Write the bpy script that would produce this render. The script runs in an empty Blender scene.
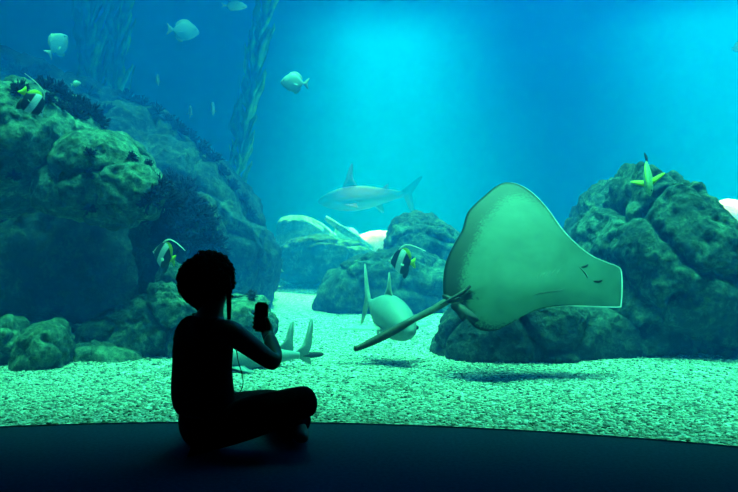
import bpy, bmesh, math, random
from mathutils import Vector, Matrix, noise, Euler
import numpy as np
random.seed(7)
SC = bpy.context.scene
COL = SC.collection

# ------------------------------------------------------------------ camera, world, lights, exposure
CAM = Vector((0, 0, 0.95)); F = 717.0; HY = 230.0
def P(px, py, d):
    """world point seen at pixel px, py of the 738x492 frame at distance d along +Y"""
    return Vector(((px - 369) / F * d, d, 0.95 - (py - HY) / F * d))
cd = bpy.data.cameras.new('camera'); cam = bpy.data.objects.new('camera', cd); COL.objects.link(cam)
cam.location = CAM; cam.rotation_euler = (math.pi / 2, 0, 0)
cd.sensor_width = 36; cd.lens = 36 * F / 738; cd.shift_y = (HY - 246) / 738; cd.clip_end = 200
SC.camera = cam
w = bpy.data.worlds.new('world'); SC.world = w; w.use_nodes = True
w.node_tree.nodes['Background'].inputs[0].default_value = (0.0, 0.01, 0.03, 1)
w.node_tree.nodes['Background'].inputs[1].default_value = 0.15
vs = SC.view_settings
SC.display_settings.display_device = 'sRGB'
vs.view_transform = 'Standard'; vs.look = 'None'; vs.gamma = 1; vs.use_curve_mapping = False; vs.exposure = 0.0
SC.cycles.use_denoising = True
SC.cycles.volume_bounces = 1
SC.cycles.max_bounces = 5; SC.cycles.diffuse_bounces = 2; SC.cycles.transparent_max_bounces = 12
SC.cycles.sample_clamp_indirect = 3

def spot(name, loc, target, power, color, angle, blend=1.0, radius=0.3):
    l = bpy.data.lights.new(name, 'SPOT'); l.energy = power; l.color = color
    l.spot_size = math.radians(angle); l.spot_blend = blend; l.shadow_soft_size = radius
    o = bpy.data.objects.new(name, l); COL.objects.link(o); o.location = loc
    o.rotation_euler = (Vector(target) - Vector(loc)).to_track_quat('-Z', 'Y').to_euler(); return o
def area(name, loc, target, power, color, sx, sy, spread=180):
    l = bpy.data.lights.new(name, 'AREA'); l.energy = power; l.color = color
    l.shape = 'RECTANGLE'; l.size = sx; l.size_y = sy; l.spread = math.radians(spread)
    o = bpy.data.objects.new(name, l); COL.objects.link(o); o.location = loc
    o.rotation_euler = (Vector(target) - Vector(loc)).to_track_quat('-Z', 'Y').to_euler(); return o
GREEN = (0.07, 1.0, 0.72)
CYAN = (0.12, 1.0, 0.50)
BLUE = (0.0, 0.32, 1.0)
area('tank_daylight', (6.5, 16, 10), (6.5, 16, 0), 1150, BLUE, 14, 17)
spot('lamp_beam_centre', (2.4, 84, 68), (0.40, 13.4, 0), 13500000, CYAN, 3.5, 1.0, 1.5)
spot('lamp_beam_right', (28, 84, 68), (7.3, 13.0, 0), 13500000, CYAN, 3.6, 1.0, 1.5)
spot('added_spot_slabs', (-0.3, 13.2, 12), (-0.15, 15.3, 0.9), 38000, (0.75, 0.75, 0.42), 8, 0.8, 0.2)  # extra spot added only to push the far slabs to white
spot('added_spot_far_rock', (7.0, 12.5, 12), (7.3, 14.5, 1.4), 38000, (0.75, 0.75, 0.42), 8, 0.8, 0.2)  # second added spot, whitens the rock beyond the tall boulder
area('lamp_front', (1.9, 6.5, 9), (1.7, 7.1, 0), 1950, GREEN, 12.5, 7, 50)
area('added_hall_fill', (0, -1.0, 3.6), (0, 0.5, 0), 0.05, (0.05, 0.2, 1.0), 3, 2)  # unseen weak blue fill, added to lift the blacks in the hall

# ------------------------------------------------------------------ helpers
def setp(o, label=None, cat=None, group=None, kind=None):
    if label: o['label'] = label
    if cat: o['category'] = cat
    if group: o['group'] = group
    if kind: o['kind'] = kind
    return o
def mesh(name, vs_, fs, mat=None, parent=None, smooth=True):
    me = bpy.data.meshes.new(name); me.from_pydata([tuple(v) for v in vs_], [], fs); me.update()
    return link(name, me, mat, parent, smooth)
def link(name, me, mat=None, parent=None, smooth=True):
    o = bpy.data.objects.new(name, me); COL.objects.link(o)
    if mat: me.materials.clear(); me.materials.append(mat)
    if smooth and len(me.polygons): me.polygons.foreach_set('use_smooth', [True] * len(me.polygons))
    if parent: o.parent = parent
    return o
def empty(name, loc=(0, 0, 0)):
    o = bpy.data.objects.new(name, None); COL.objects.link(o); o.location = loc; o.empty_display_size = 0.1; return o
def copy_tree(o, parent=None):
    c = o.copy(); COL.objects.link(c)
    if parent: c.parent = parent
    for ch in list(o.children): copy_tree(ch, c)
    return c
def catmull(pts, n, closed=True):
    pts = [Vector(p) for p in pts]; N = len(pts); out = []
    segs = N if closed else N - 1
    for i in range(segs):
        if closed: a, b, c, d = pts[(i - 1) % N], pts[i], pts[(i + 1) % N], pts[(i + 2) % N]
        else: a, b, c, d = pts[max(i - 1, 0)], pts[i], pts[i + 1], pts[min(i + 2, N - 1)]
        for k in range(n):
            t = k / n
            out.append(0.5 * ((2 * b) + (c - a) * t + (2 * a - 5 * b + 4 * c - d) * t * t + (3 * b - a - 3 * c + d) * t ** 3))
    if not closed: out.append(pts[-1])
    return out
def tube(pts, radii, seg=8, flat=1.0, verts=None, faces=None):
    """append a capped tube along pts; returns verts, faces"""
    V = [] if verts is None else verts; Fc = [] if faces is None else faces
    pts = [Vector(p) for p in pts]; n = len(pts); up = Vector((0.13, 0.27, 0.95)); base = len(V)
    for i, p in enumerate(pts):
        t = (pts[min(i + 1, n - 1)] - pts[max(i - 1, 0)]).normalized()
        u = t.cross(up)
        if u.length < 1e-4: u = t.cross(Vector((1, 0, 0)))
        u.normalize(); v = t.cross(u).normalized()
        for k in range(seg):
            a = 2 * math.pi * k / seg
            V.append(p + (u * math.cos(a) * flat + v * math.sin(a)) * radii[i])
    for i in range(n - 1):
        for k in range(seg):
            Fc.append((base + i * seg + k, base + i * seg + (k + 1) % seg, base + (i + 1) * seg + (k + 1) % seg, base + (i + 1) * seg + k))
    Fc.append(tuple(base + k for k in reversed(range(seg)))); Fc.append(tuple(base + (n - 1) * seg + k for k in range(seg)))
    return V, Fc

# ------------------------------------------------------------------ materials
def newmat(name):
    m = bpy.data.materials.new(name); m.use_nodes = True
    nt = m.node_tree; return m, nt, nt.nodes['Principled BSDF']
def N(nt, t, **kw):
    n = nt.nodes.new(t)
    for k, v in kw.items(): setattr(n, k, v)
    return n
def ramp(nt, fac, stops, interp='LINEAR'):
    r = N(nt, 'ShaderNodeValToRGB'); r.color_ramp.interpolation = interp
    e = r.color_ramp.elements
    while len(e) < len(stops): e.new(0.5)
    for i, (p, c) in enumerate(stops): e[i].position = p; e[i].color = (*c, 1)
    nt.links.new(fac, r.inputs[0]); return r.outputs[0]
def coords(nt, scale=1.0, kind='Object'):
    tc = N(nt, 'ShaderNodeTexCoord'); mp = N(nt, 'ShaderNodeMapping')
    if isinstance(scale, (int, float)): scale = (scale,) * 3
    mp.inputs['Scale'].default_value = scale
    nt.links.new(tc.outputs[kind], mp.inputs[0]); return mp.outputs[0]
def noise_tex(nt, vec, scale, detail=4, rough=0.6):
    n = N(nt, 'ShaderNodeTexNoise'); n.inputs['Scale'].default_value = scale
    n.inputs['Detail'].default_value = detail; n.inputs['Roughness'].default_value = rough
    nt.links.new(vec, n.inputs['Vector']); return n.outputs['Fac']
def bump(nt, h, b, strength=0.5, dist=0.02):
    bn = N(nt, 'ShaderNodeBump'); bn.inputs['Strength'].default_value = strength; bn.inputs['Distance'].default_value = dist
    nt.links.new(h, bn.inputs['Height']); nt.links.new(bn.outputs[0], b.inputs['Normal'])
def plain(name, col, rough=0.6, noise_amt=0.0, scale=20, spec=0.3):
    m, nt, b = newmat(name); b.inputs['Roughness'].default_value = rough
    b.inputs['Specular IOR Level'].default_value = spec
    v = coords(nt); f = noise_tex(nt, v, scale)
    c0 = tuple(c * (1 - noise_amt) for c in col); c1 = tuple(min(1, c * (1 + noise_amt)) for c in col)
    nt.links.new(ramp(nt, f, [(0.3, c0), (0.7, c1)]), b.inputs['Base Color'])
    return m
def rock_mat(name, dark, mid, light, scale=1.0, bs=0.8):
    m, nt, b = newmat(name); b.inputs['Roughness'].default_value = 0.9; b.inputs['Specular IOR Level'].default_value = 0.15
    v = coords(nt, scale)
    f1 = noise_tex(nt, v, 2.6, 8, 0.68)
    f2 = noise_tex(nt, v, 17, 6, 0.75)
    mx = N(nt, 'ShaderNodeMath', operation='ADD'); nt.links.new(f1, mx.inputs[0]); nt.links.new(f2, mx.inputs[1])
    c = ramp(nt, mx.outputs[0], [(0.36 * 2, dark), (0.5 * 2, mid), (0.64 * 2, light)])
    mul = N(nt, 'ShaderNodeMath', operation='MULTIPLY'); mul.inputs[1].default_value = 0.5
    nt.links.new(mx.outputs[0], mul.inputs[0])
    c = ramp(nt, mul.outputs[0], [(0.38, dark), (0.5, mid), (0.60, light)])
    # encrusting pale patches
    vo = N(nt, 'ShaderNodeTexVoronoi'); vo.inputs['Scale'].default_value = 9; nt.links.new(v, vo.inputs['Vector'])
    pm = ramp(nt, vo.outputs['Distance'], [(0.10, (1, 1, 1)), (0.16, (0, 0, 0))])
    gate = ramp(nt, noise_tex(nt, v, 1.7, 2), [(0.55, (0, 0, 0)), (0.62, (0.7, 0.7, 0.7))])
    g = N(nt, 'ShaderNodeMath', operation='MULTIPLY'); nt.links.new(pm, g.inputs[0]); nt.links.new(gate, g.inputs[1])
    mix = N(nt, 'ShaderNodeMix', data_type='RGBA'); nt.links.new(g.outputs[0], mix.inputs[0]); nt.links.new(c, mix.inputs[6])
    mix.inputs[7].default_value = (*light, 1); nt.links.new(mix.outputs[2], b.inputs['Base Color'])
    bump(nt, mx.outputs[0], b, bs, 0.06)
    return m

M = {}
M['rock'] = rock_mat('reef_rock', (0.012, 0.025, 0.025), (0.07, 0.13, 0.10), (0.21, 0.34, 0.23))
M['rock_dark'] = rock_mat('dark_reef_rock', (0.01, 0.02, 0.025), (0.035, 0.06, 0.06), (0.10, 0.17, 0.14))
M['rock_deep'] = rock_mat('deep_green_rock', (0.01, 0.02, 0.02), (0.045, 0.085, 0.07), (0.16, 0.26, 0.18))
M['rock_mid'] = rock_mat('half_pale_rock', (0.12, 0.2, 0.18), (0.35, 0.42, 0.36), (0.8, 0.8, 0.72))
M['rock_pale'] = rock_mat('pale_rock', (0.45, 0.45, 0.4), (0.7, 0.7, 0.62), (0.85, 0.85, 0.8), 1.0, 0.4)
M['coral'] = plain('dark_coral', (0.015, 0.015, 0.035), 0.9, 0.5, 30, 0.05)
M['urchin'] = plain('urchin', (0.03, 0.03, 0.05), 0.6, 0.4)
M['kelp'] = plain('kelp_blade', (0.16, 0.36, 0.07), 0.5, 0.5, 6)
M['stipe'] = plain('kelp_stipe', (0.16, 0.24, 0.08), 0.5, 0.3)
M['pale_fish'] = plain('pale_fish', (0.36, 0.48, 0.42), 0.4, 0.25, 25)
M['pale_fin'] = plain('pale_fin', (0.32, 0.42, 0.34), 0.5, 0.2, 30)
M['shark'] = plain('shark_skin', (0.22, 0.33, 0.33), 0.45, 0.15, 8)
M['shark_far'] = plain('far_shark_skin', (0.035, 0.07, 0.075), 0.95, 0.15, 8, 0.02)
M['shark_belly'] = plain('shark_fin', (0.45, 0.55, 0.5), 0.5, 0.15, 8)
M['eye'] = plain('eye_black', (0.01, 0.01, 0.012), 0.2)
M['yellow'] = plain('yellow_fin', (0.65, 0.75, 0.03), 0.5, 0.15, 30)
M['black'] = plain('black_fin', (0.02, 0.02, 0.025), 0.5, 0.2, 30)
M['white'] = plain('white_fin', (0.85, 0.85, 0.8), 0.5, 0.1, 30)
M['wrasse'] = plain('wrasse_body', (0.32, 0.50, 0.22), 0.45, 0.35, 25)
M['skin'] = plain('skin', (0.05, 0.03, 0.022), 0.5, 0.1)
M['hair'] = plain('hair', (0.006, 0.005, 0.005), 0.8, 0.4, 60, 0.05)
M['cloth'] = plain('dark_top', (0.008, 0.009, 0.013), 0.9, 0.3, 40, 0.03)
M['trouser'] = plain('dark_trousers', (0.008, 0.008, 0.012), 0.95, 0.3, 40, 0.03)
M['phone'] = plain('phone_case', (0.01, 0.01, 0.012), 0.35, 0.1)
M['cord'] = plain('cord', (0.01, 0.01, 0.012), 0.5, 0.1)
M['hall'] = plain('hall_dark_paint', (0.012, 0.014, 0.018), 0.95, 0.2, 4, 0.02)
M['tank_wall'] = plain('tank_wall_paint', (0.02, 0.12, 0.25), 0.95, 0.3, 0.3, 0.0)

m, nt, b = newmat('hall_carpet'); M['carpet'] = m
v = coords(nt); b.inputs['Roughness'].default_value = 1; b.inputs['Specular IOR Level'].default_value = 0.0
nt.links.new(ramp(nt, noise_tex(nt, v, 60, 5), [(0.3, (0.010, 0.035, 0.075)), (0.7, (0.016, 0.055, 0.11))]), b.inputs['Base Color'])
bump(nt, noise_tex(nt, v, 300, 2), b, 0.4, 0.004)

m, nt, b = newmat('gravel'); M['gravel'] = m
v = coords(nt); b.inputs['Roughness'].default_value = 0.85; b.inputs['Specular IOR Level'].default_value = 0.2
vo = N(nt, 'ShaderNodeTexVoronoi'); vo.inputs['Scale'].default_value = 42; nt.links.new(v, vo.inputs['Vector'])
sep = N(nt, 'ShaderNodeSeparateColor'); nt.links.new(vo.outputs['Color'], sep.inputs[0])
c1 = ramp(nt, sep.outputs[0], [(0.0, (0.10, 0.11, 0.10)), (0.25, (0.40, 0.42, 0.36)), (0.6, (0.66, 0.68, 0.56)), (1.0, (0.95, 0.95, 0.85))])
edge = ramp(nt, vo.outputs['Distance'], [(0.45, (1, 1, 1)), (0.85, (0.25, 0.25, 0.25))])
mx = N(nt, 'ShaderNodeMix', data_type='RGBA', blend_type='MULTIPLY'); mx.inputs[0].default_value = 1
nt.links.new(c1, mx.inputs[6]); nt.links.new(edge, mx.inputs[7]); nt.links.new(mx.outputs[2], b.inputs['Base Color'])
inv = N(nt, 'ShaderNodeMath', operation='SUBTRACT'); inv.inputs[0].default_value = 1; nt.links.new(vo.outputs['Distance'], inv.inputs[1])
bump(nt, inv.outputs[0], b, 0.8, 0.012)

m, nt, b = newmat('pebble'); M['pebble'] = m
b.inputs['Roughness'].default_value = 0.8; b.inputs['Specular IOR Level'].default_value = 0.2
geo = N(nt, 'ShaderNodeNewGeometry')
nt.links.new(ramp(nt, geo.outputs['Random Per Island'], [(0.0, (0.08, 0.09, 0.08)), (0.3, (0.35, 0.38, 0.32)), (0.65, (0.66, 0.68, 0.56)), (1.0, (0.95, 0.95, 0.85))]), b.inputs['Base Color'])

# water
m = bpy.data.materials.new('tank_water'); m.use_nodes = True; nt = m.node_tree; nt.nodes.clear(); M['water'] = m
out = N(nt, 'ShaderNodeOutputMaterial'); sca = N(nt, 'ShaderNodeVolumeScatter'); ab = N(nt, 'ShaderNodeVolumeAbsorption'); ad = N(nt, 'ShaderNodeAddShader')
sca.inputs['Color'].default_value = (0.0, 0.22, 1.0, 1); sca.inputs['Density'].default_value = 0.085; sca.inputs['Anisotropy'].default_value = 0.0
ab.inputs['Color'].default_value = (0.5, 0.78, 0.80, 1); ab.inputs['Density'].default_value = 0.10
nt.links.new(sca.outputs[0], ad.inputs[0]); nt.links.new(ab.outputs[0], ad.inputs[1]); nt.links.new(ad.outputs[0], out.inputs['Volume'])
# acrylic
m = bpy.data.materials.new('clear_acrylic'); m.use_nodes = True; nt = m.node_tree; nt.nodes.clear(); M['acrylic'] = m
out = N(nt, 'ShaderNodeOutputMaterial'); tr = N(nt, 'ShaderNodeBsdfTransparent'); gl = N(nt, 'ShaderNodeBsdfGlossy'); mi = N(nt, 'ShaderNodeMixShader')
tr.inputs[0].default_value = (0.985, 0.99, 0.99, 1); gl.inputs['Roughness'].default_value = 0.02
mi.inputs[0].default_value = 0.015
nt.links.new(tr.outputs[0], mi.inputs[1]); nt.links.new(gl.outputs[0], mi.inputs[2]); nt.links.new(mi.outputs[0], out.inputs['Surface'])

# ------------------------------------------------------------------ structure
AC = Vector((-0.7, -3.27)); R0 = 6.8; GT = 0.04
def arc(r, a): return (AC.x + r * math.sin(a), AC.y + r * math.cos(a))
def arc_solid(name, r0, r1, z0, z1, a0, a1, n, mat, kind='structure'):
    V = []; Fc = []
    for i in range(n + 1):
        a = a0 + (a1 - a0) * i / n
        x0, y0 = arc(r0, a); x1, y1 = arc(r1, a)
        V += [(x0, y0, z0), (x1, y1, z0), (x1, y1, z1), (x0, y0, z1)]
    for i in range(n):
        for k in range(4):
            Fc.append((i * 4 + k, i * 4 + (k + 1) % 4, i * 4 + 4 + (k + 1) % 4, i * 4 + 4 + k))
    Fc.append((3, 2, 1, 0)); Fc.append((n * 4, n * 4 + 1, n * 4 + 2, n * 4 + 3))
    o = mesh(name, V, Fc, mat, smooth=False)
    if kind: o['kind'] = kind
    return o
A = math.radians(60)
def box(name, x0, x1, y0, y1, z0, z1, mat, parent=None, kind='structure'):
    V = [(x, y, z) for x in (x0, x1) for y in (y0, y1) for z in (z0, z1)]
    Fc = [(0, 1, 3, 2), (4, 6, 7, 5), (0, 4, 5, 1), (2, 3, 7, 6), (0, 2, 6, 4), (1, 5, 7, 3)]
    o = mesh(name, V, Fc, mat, parent, smooth=False)
    if kind: o['kind'] = kind
    return o
# hall floor with curved front edge
V = []; n = 80
aF = math.radians(58)
for i in range(n + 1):
    x, y = arc(R0, -aF + 2 * aF * i / n); V.append((x, y))
poly = V + [(V[-1][0], -3.2), (V[0][0], -3.2)]
vv = [(x, y, 0.0) for x, y in poly] + [(x, y, -0.3) for x, y in poly]; L = len(poly)
ff = [tuple(reversed(range(L))), tuple(range(L, 2 * L))] + [(i, (i + 1) % L, L + (i + 1) % L, L + i) for i in range(L)]
fl = mesh('floor', vv, ff, M['carpet'], smooth=False); fl['kind'] = 'structure'
arc_solid('window_1', R0 + 0.002, R0 + GT, -0.25, 4.0, -A, A, 96, M['acrylic'])
arc_solid('wall_front', R0 - 0.1, R0 + 0.5, 4.0, 9.0, -A, A, 48, M['hall'])
xl, xr = poly[0][0], poly[n][0]
box('wall_left', xl - 0.2, xl, -3.2, 0.4, 0, 4.4, M['hall']); box('wall_right', xr, xr + 0.2, -3.2, 0.4, 0, 4.4, M['hall'])
box('wall_rear', xl, xr, -3.4, -3.2, 0, 4.4, M['hall']); box('ceiling', xl - 0.2, xr + 0.2, -3.4, 3.5, 4.0, 4.2, M['hall'])
RB = 28.5
arc_solid('wall_back', RB, RB + 0.3, -0.6, 9.0, -A, A, 64, M['tank_wall'])
for nm, s in (('wall_tank_left', -1), ('wall_tank_right', 1)):
    a = s * A; e = s * math.radians(0.6)
    x0, y0 = arc(R0, a); x1, y1 = arc(RB, a); x2, y2 = arc(RB, a + e); x3, y3 = arc(R0, a + e * 4)
    V = [(x, y, z) for z in (-0.6, 9.0) for x, y in ((x0, y0), (x1, y1), (x2, y2), (x3, y3))]
    o = mesh(nm, V, [(3, 2, 1, 0), (4, 5, 6, 7)] + [(k, (k + 1) % 4, 4 + (k + 1) % 4, 4 + k) for k in range(4)], M['tank_wall'], smooth=False); o['kind'] = 'structure'
wt = arc_solid('water', R0 + GT + 0.002, RB - 0.002, -0.28, 7.0, -A * 0.995, A * 0.995, 64, M['water'], None)
setp(wt, 'clear blue green water filling the tank behind the glass', 'water', kind='stuff')

def ghz(x, y):
    return 0.035 * noise.noise(Vector((x * 0.6, y * 0.6, 3))) + 0.02 * noise.noise(Vector((x * 1.9, y * 1.9, 7))) - 0.012
def gravel_z(x, y):
    r = math.hypot(x - AC.x, y - AC.y); k = min(1, max(0, (r - R0 - GT) / 0.6))
    return -0.004 + ghz(x, y) * k
V = []; Fc = []; nr = 200; na = 260
rr = [R0 + GT + 0.004 + (RB - R0 - GT - 0.01) * (i / nr) ** 1.8 for i in range(nr + 1)]
for r in rr:
    for k in range(na + 1):
        x, y = arc(r, -A * 0.99 + 2 * A * 0.99 * k / na); V.append((x, y, gravel_z(x, y)))
for i in range(nr):
    for k in range(na):
        q = i * (na + 1) + k; Fc.append((q, q + 1, q + na + 2, q + na + 1))
setp(mesh('gravel_bed', V, Fc, M['gravel']), 'pale coarse gravel covering the tank bottom', 'gravel', kind='stuff')
# loose surface pebbles, uncountable
rs = np.random.RandomState(3); cnt = 52000
ang = rs.uniform(-0.62, 0.56, cnt); rad = R0 + GT + 0.012 + rs.beta(1.0, 2.0, cnt) * 5.2
X = AC.x + rad * np.sin(ang); Y = AC.y + rad * np.cos(ang)
Z = np.array([gravel_z(x, y) for x, y in zip(X, Y)])
base = np.array([[1, 0, 0], [-.5, .87, 0], [-.5, -.87, 0], [.5, .3, .7], [-.5, .35, .75], [0, -.6, .7], [0, 0, -.6]], float)
tri = np.array([[0, 3, 5], [0, 1, 3], [1, 4, 3], [1, 2, 4], [2, 5, 4], [2, 0, 5], [3, 4, 5], [0, 6, 1], [1, 6, 2], [2, 6, 0]])
s = rs.uniform(0.0045, 0.0125, cnt); th = rs.uniform(0, 6.28, cnt)
bx = base[None] * (1 + rs.uniform(-.3, .3, (cnt, 7, 3)))
cx = bx[:, :, 0] * np.cos(th)[:, None] - bx[:, :, 1] * np.sin(th)[:, None]
cy = bx[:, :, 0] * np.sin(th)[:, None] + bx[:, :, 1] * np.cos(th)[:, None]
pv = np.stack([X[:, None] + cx * s[:, None] * 1.3, Y[:, None] + cy * s[:, None], Z[:, None] + (bx[:, :, 2]) * s[:, None] * 0.8 + 0.001], -1).reshape(-1, 3)
pf = (tri[None] + (np.arange(cnt) * 7)[:, None, None]).reshape(-1, 3)
me = bpy.data.meshes.new('loose_gravel'); me.vertices.add(len(pv)); me.vertices.foreach_set('co', pv.ravel())
me.loops.add(pf.size); me.loops.foreach_set('vertex_index', pf.ravel().astype(np.int32)); me.polygons.add(len(pf))
me.polygons.foreach_set('loop_start', np.arange(0, pf.size, 3, dtype=np.int32)); me.polygons.foreach_set('loop_total', np.full(len(pf), 3, dtype=np.int32))
me.update(calc_edges=True)
setp(link('loose_gravel', me, M['pebble'], smooth=False), 'small light and dark stones lying loose on the tank bottom', 'gravel', kind='stuff')

# ------------------------------------------------------------------ rocks
_ico = {}
def ico(n):
    if n not in _ico:
        bm = bmesh.new(); bmesh.ops.create_icosphere(bm, subdivisions=n, radius=1)
        _ico[n] = ([v.co.copy() for v in bm.verts], [tuple(v.index for v in f.verts) for f in bm.faces]); bm.free()
    return _ico[n]
def rock(label, outline, d, D, mat='rock', name='boulder', sub=6, amp=0.10, crack=0.07, seed=0, freq=1.6, group=None):
    pts = [P(x, y, d - 0.45 * D) for x, y in outline]
    c = sum(pts, Vector()) / len(pts)
    cx = (min(p.x for p in pts) + max(p.x for p in pts)) / 2; cz = (min(p.z for p in pts) + max(p.z for p in pts)) / 2
    cx = (cx + c.x) / 2; cz = (cz + c.z) / 2
    sm = catmull([(p.x - cx, p.z - cz, 0) for p in pts], 6)
    K = 360; tab = [0.0] * K
    for i in range(len(sm)):
        a, b = sm[i], sm[(i + 1) % len(sm)]
        for t in (0, .25, .5, .75):
            q = a.lerp(b, t); k = int((math.degrees(math.atan2(q.y, q.x)) % 360)) % K
            tab[k] = max(tab[k], q.xy.length)
    known = [k for k in range(K) if tab[k] > 0]
    for k in range(K):
        if tab[k] == 0:
            lo = max([q for q in known if q < k], default=known[-1] - K); hi = min([q for q in known if q > k], default=known[0] + K)
            t = (k - lo) / (hi - lo); tab[k] = tab[lo % K] * (1 - t) + tab[hi % K] * t
    av = sum(tab) / K
    vs_, fs = ico(sub); out = []
    off = Vector((seed * 7.3, seed * 3.1, seed * 5.7))
    for v in vs_:
        s = math.hypot(v.x, v.z)
        a = math.degrees(math.atan2(v.z, v.x)) % 360; k = int(a); t = a - k
        R = tab[k % K] * (1 - t) + tab[(k + 1) % K] * t
        ss = s ** 0.72 if s > 0 else 0
        R = av + (R - av) * min(1, s * 1.25)
        yy = math.copysign(abs(v.y) ** 0.85, v.y) * D
        p = Vector((v.x / max(s, 1e-6) * ss * R, yy, v.z / max(s, 1e-6) * ss * R))
        q = (p * freq + off)
        nn = noise.fractal(q, 0.9, 2.1, 5) * amp
        dd, _ = noise.voronoi(q * 0.9 + 0.25 * noise.noise_vector(q * 1.5))
        cr = min(1, (dd[1] - dd[0]) / 0.22); nn -= (1 - cr) ** 2 * crack
        nn += noise.fractal(q * 4, 0.75, 2.2, 6) * amp * 0.32 - max(0, noise.noise(q * 2.3 + off)) * amp * 0.5
        p += p.normalized() * nn * min(1.0, av / 0.5)
        out.append(p)
    o = mesh(name, out, fs, M[mat]); o.location = (cx, d, cz)
    setp(o, label, 'rock', group); return o

rock('tall cracked boulder with a flattened peak behind the stingray', [(590, 400), (584, 330), (590, 272), (602, 232), (618, 200), (640, 168), (656, 164), (672, 172), (688, 175), (702, 192), (716, 214), (732, 240), (752, 270), (790, 330), (800, 400)], 6.55, 1.35, 'rock_deep', seed=1, amp=0.13, sub=7, crack=0.12)
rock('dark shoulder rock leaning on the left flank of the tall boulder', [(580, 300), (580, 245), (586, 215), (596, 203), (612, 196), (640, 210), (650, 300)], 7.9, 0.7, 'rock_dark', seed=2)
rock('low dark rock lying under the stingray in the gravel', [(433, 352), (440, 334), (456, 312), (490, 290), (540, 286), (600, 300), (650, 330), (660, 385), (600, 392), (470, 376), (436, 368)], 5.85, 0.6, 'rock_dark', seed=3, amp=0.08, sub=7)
rock('rounded reef hump behind the stingray tail', [(375, 300), (384, 250), (392, 230), (408, 217), (424, 215), (446, 223), (466, 236), (495, 262), (510, 315), (380, 315)], 10.2, 1.1, 'rock_deep', seed=4, amp=0.12, crack=0.06)
rock('broad low boulder behind the grey fish facing the glass', [(311, 312), (316, 292), (332, 270), (360, 256), (395, 250), (430, 256), (462, 274), (480, 318), (400, 326), (320, 320)], 8.9, 0.75, 'rock_deep', seed=5, amp=0.10, crack=0.08)
rock('flat topped rock between the reef slope and the rounded hump', [(280, 282), (278, 258), (284, 243), (310, 236), (345, 240), (370, 250), (378, 285), (330, 288)], 12.3, 0.7, 'rock_deep', seed=6, amp=0.09)
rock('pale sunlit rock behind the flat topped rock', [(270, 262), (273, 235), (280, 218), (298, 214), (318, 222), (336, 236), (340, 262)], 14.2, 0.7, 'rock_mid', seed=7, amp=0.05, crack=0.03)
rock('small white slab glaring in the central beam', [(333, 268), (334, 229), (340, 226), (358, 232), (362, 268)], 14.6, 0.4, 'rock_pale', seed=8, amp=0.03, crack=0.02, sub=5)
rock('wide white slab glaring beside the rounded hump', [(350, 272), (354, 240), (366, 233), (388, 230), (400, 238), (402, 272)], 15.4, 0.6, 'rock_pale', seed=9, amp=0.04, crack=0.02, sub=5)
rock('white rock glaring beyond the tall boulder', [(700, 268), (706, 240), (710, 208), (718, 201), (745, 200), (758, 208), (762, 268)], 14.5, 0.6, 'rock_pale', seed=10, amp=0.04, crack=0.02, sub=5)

rock('mossy boulder topping the left reef', [(-90, 230), (-90, 90), (-40, 78), (0, 76), (28, 80), (56, 96), (80, 116), (92, 138), (80, 170), (60, 196), (20, 208), (-30, 215)], 6.4, 0.95, seed=11, amp=0.09, sub=7, crack=0.06)
rock('mossy boulder below and right of the reef top', [(32, 200), (40, 160), (60, 134), (92, 124), (120, 134), (142, 160), (156, 190), (150, 216), (120, 228), (70, 222), (40, 216)], 6.05, 0.6, seed=12, amp=0.07, sub=7, crack=0.06)
rock('egg shaped boulder at the mouth of the dark hollow', [(92, 196), (94, 172), (108, 160), (130, 160), (150, 174), (160, 194), (152, 214), (126, 224), (102, 216)], 5.75, 0.33, seed=13, freq=3.2, amp=0.11, crack=0.09, sub=5)
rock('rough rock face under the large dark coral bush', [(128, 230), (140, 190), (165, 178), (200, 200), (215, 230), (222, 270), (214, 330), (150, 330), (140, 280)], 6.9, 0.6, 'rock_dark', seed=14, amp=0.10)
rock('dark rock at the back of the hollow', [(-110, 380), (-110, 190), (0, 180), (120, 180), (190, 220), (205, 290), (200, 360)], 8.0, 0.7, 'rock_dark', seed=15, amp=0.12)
rock('long curved ledge behind the seated person', [(66, 340), (78, 326), (104, 314), (128, 302), (144, 282), (158, 268), (176, 276), (196, 292), (226, 298), (250, 300), (266, 316), (274, 340), (262, 362), (200, 376), (80, 374)], 5.85, 0.42, seed=16, amp=0.09, sub=7, crack=0.09, freq=2.4)
rock('knobbly stone in the gravel below the hollow', [(8, 372), (14, 344), (26, 324), (46, 318), (60, 332), (66, 356), (60, 378), (30, 384)], 5.15, 0.24, seed=17, freq=3.2, amp=0.11, crack=0.09, sub=5)
rock('stone cut by the edge of view beside the knobbly stone', [(-50, 378), (-44, 330), (-20, 320), (8, 322), (18, 340), (12, 372), (-10, 386)], 5.3, 0.28, seed=18, freq=3.2, amp=0.11, crack=0.09, sub=5)
rock('flat stone between the knobbly stone and the ledge', [(60, 368), (66, 350), (86, 342), (112, 346), (134, 354), (140, 368), (100, 378)], 5.45, 0.25, seed=19, freq=3.2, amp=0.10, crack=0.09, sub=5)
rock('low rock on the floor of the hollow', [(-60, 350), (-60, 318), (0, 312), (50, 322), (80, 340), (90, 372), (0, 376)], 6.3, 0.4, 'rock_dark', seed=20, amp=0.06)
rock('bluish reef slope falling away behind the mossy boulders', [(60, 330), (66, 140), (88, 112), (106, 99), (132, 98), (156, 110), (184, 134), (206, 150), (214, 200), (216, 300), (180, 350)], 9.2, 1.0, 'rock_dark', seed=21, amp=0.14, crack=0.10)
rock('bluish reef shoulder behind the seated person', [(196, 330), (190, 220), (192, 160), (208, 152), (226, 172), (240, 192), (250, 212), (266, 236), (276, 260), (272, 286), (262, 310), (240, 322)], 9.0, 0.9, 'rock_dark', seed=22, amp=0.12, crack=0.08)
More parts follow.
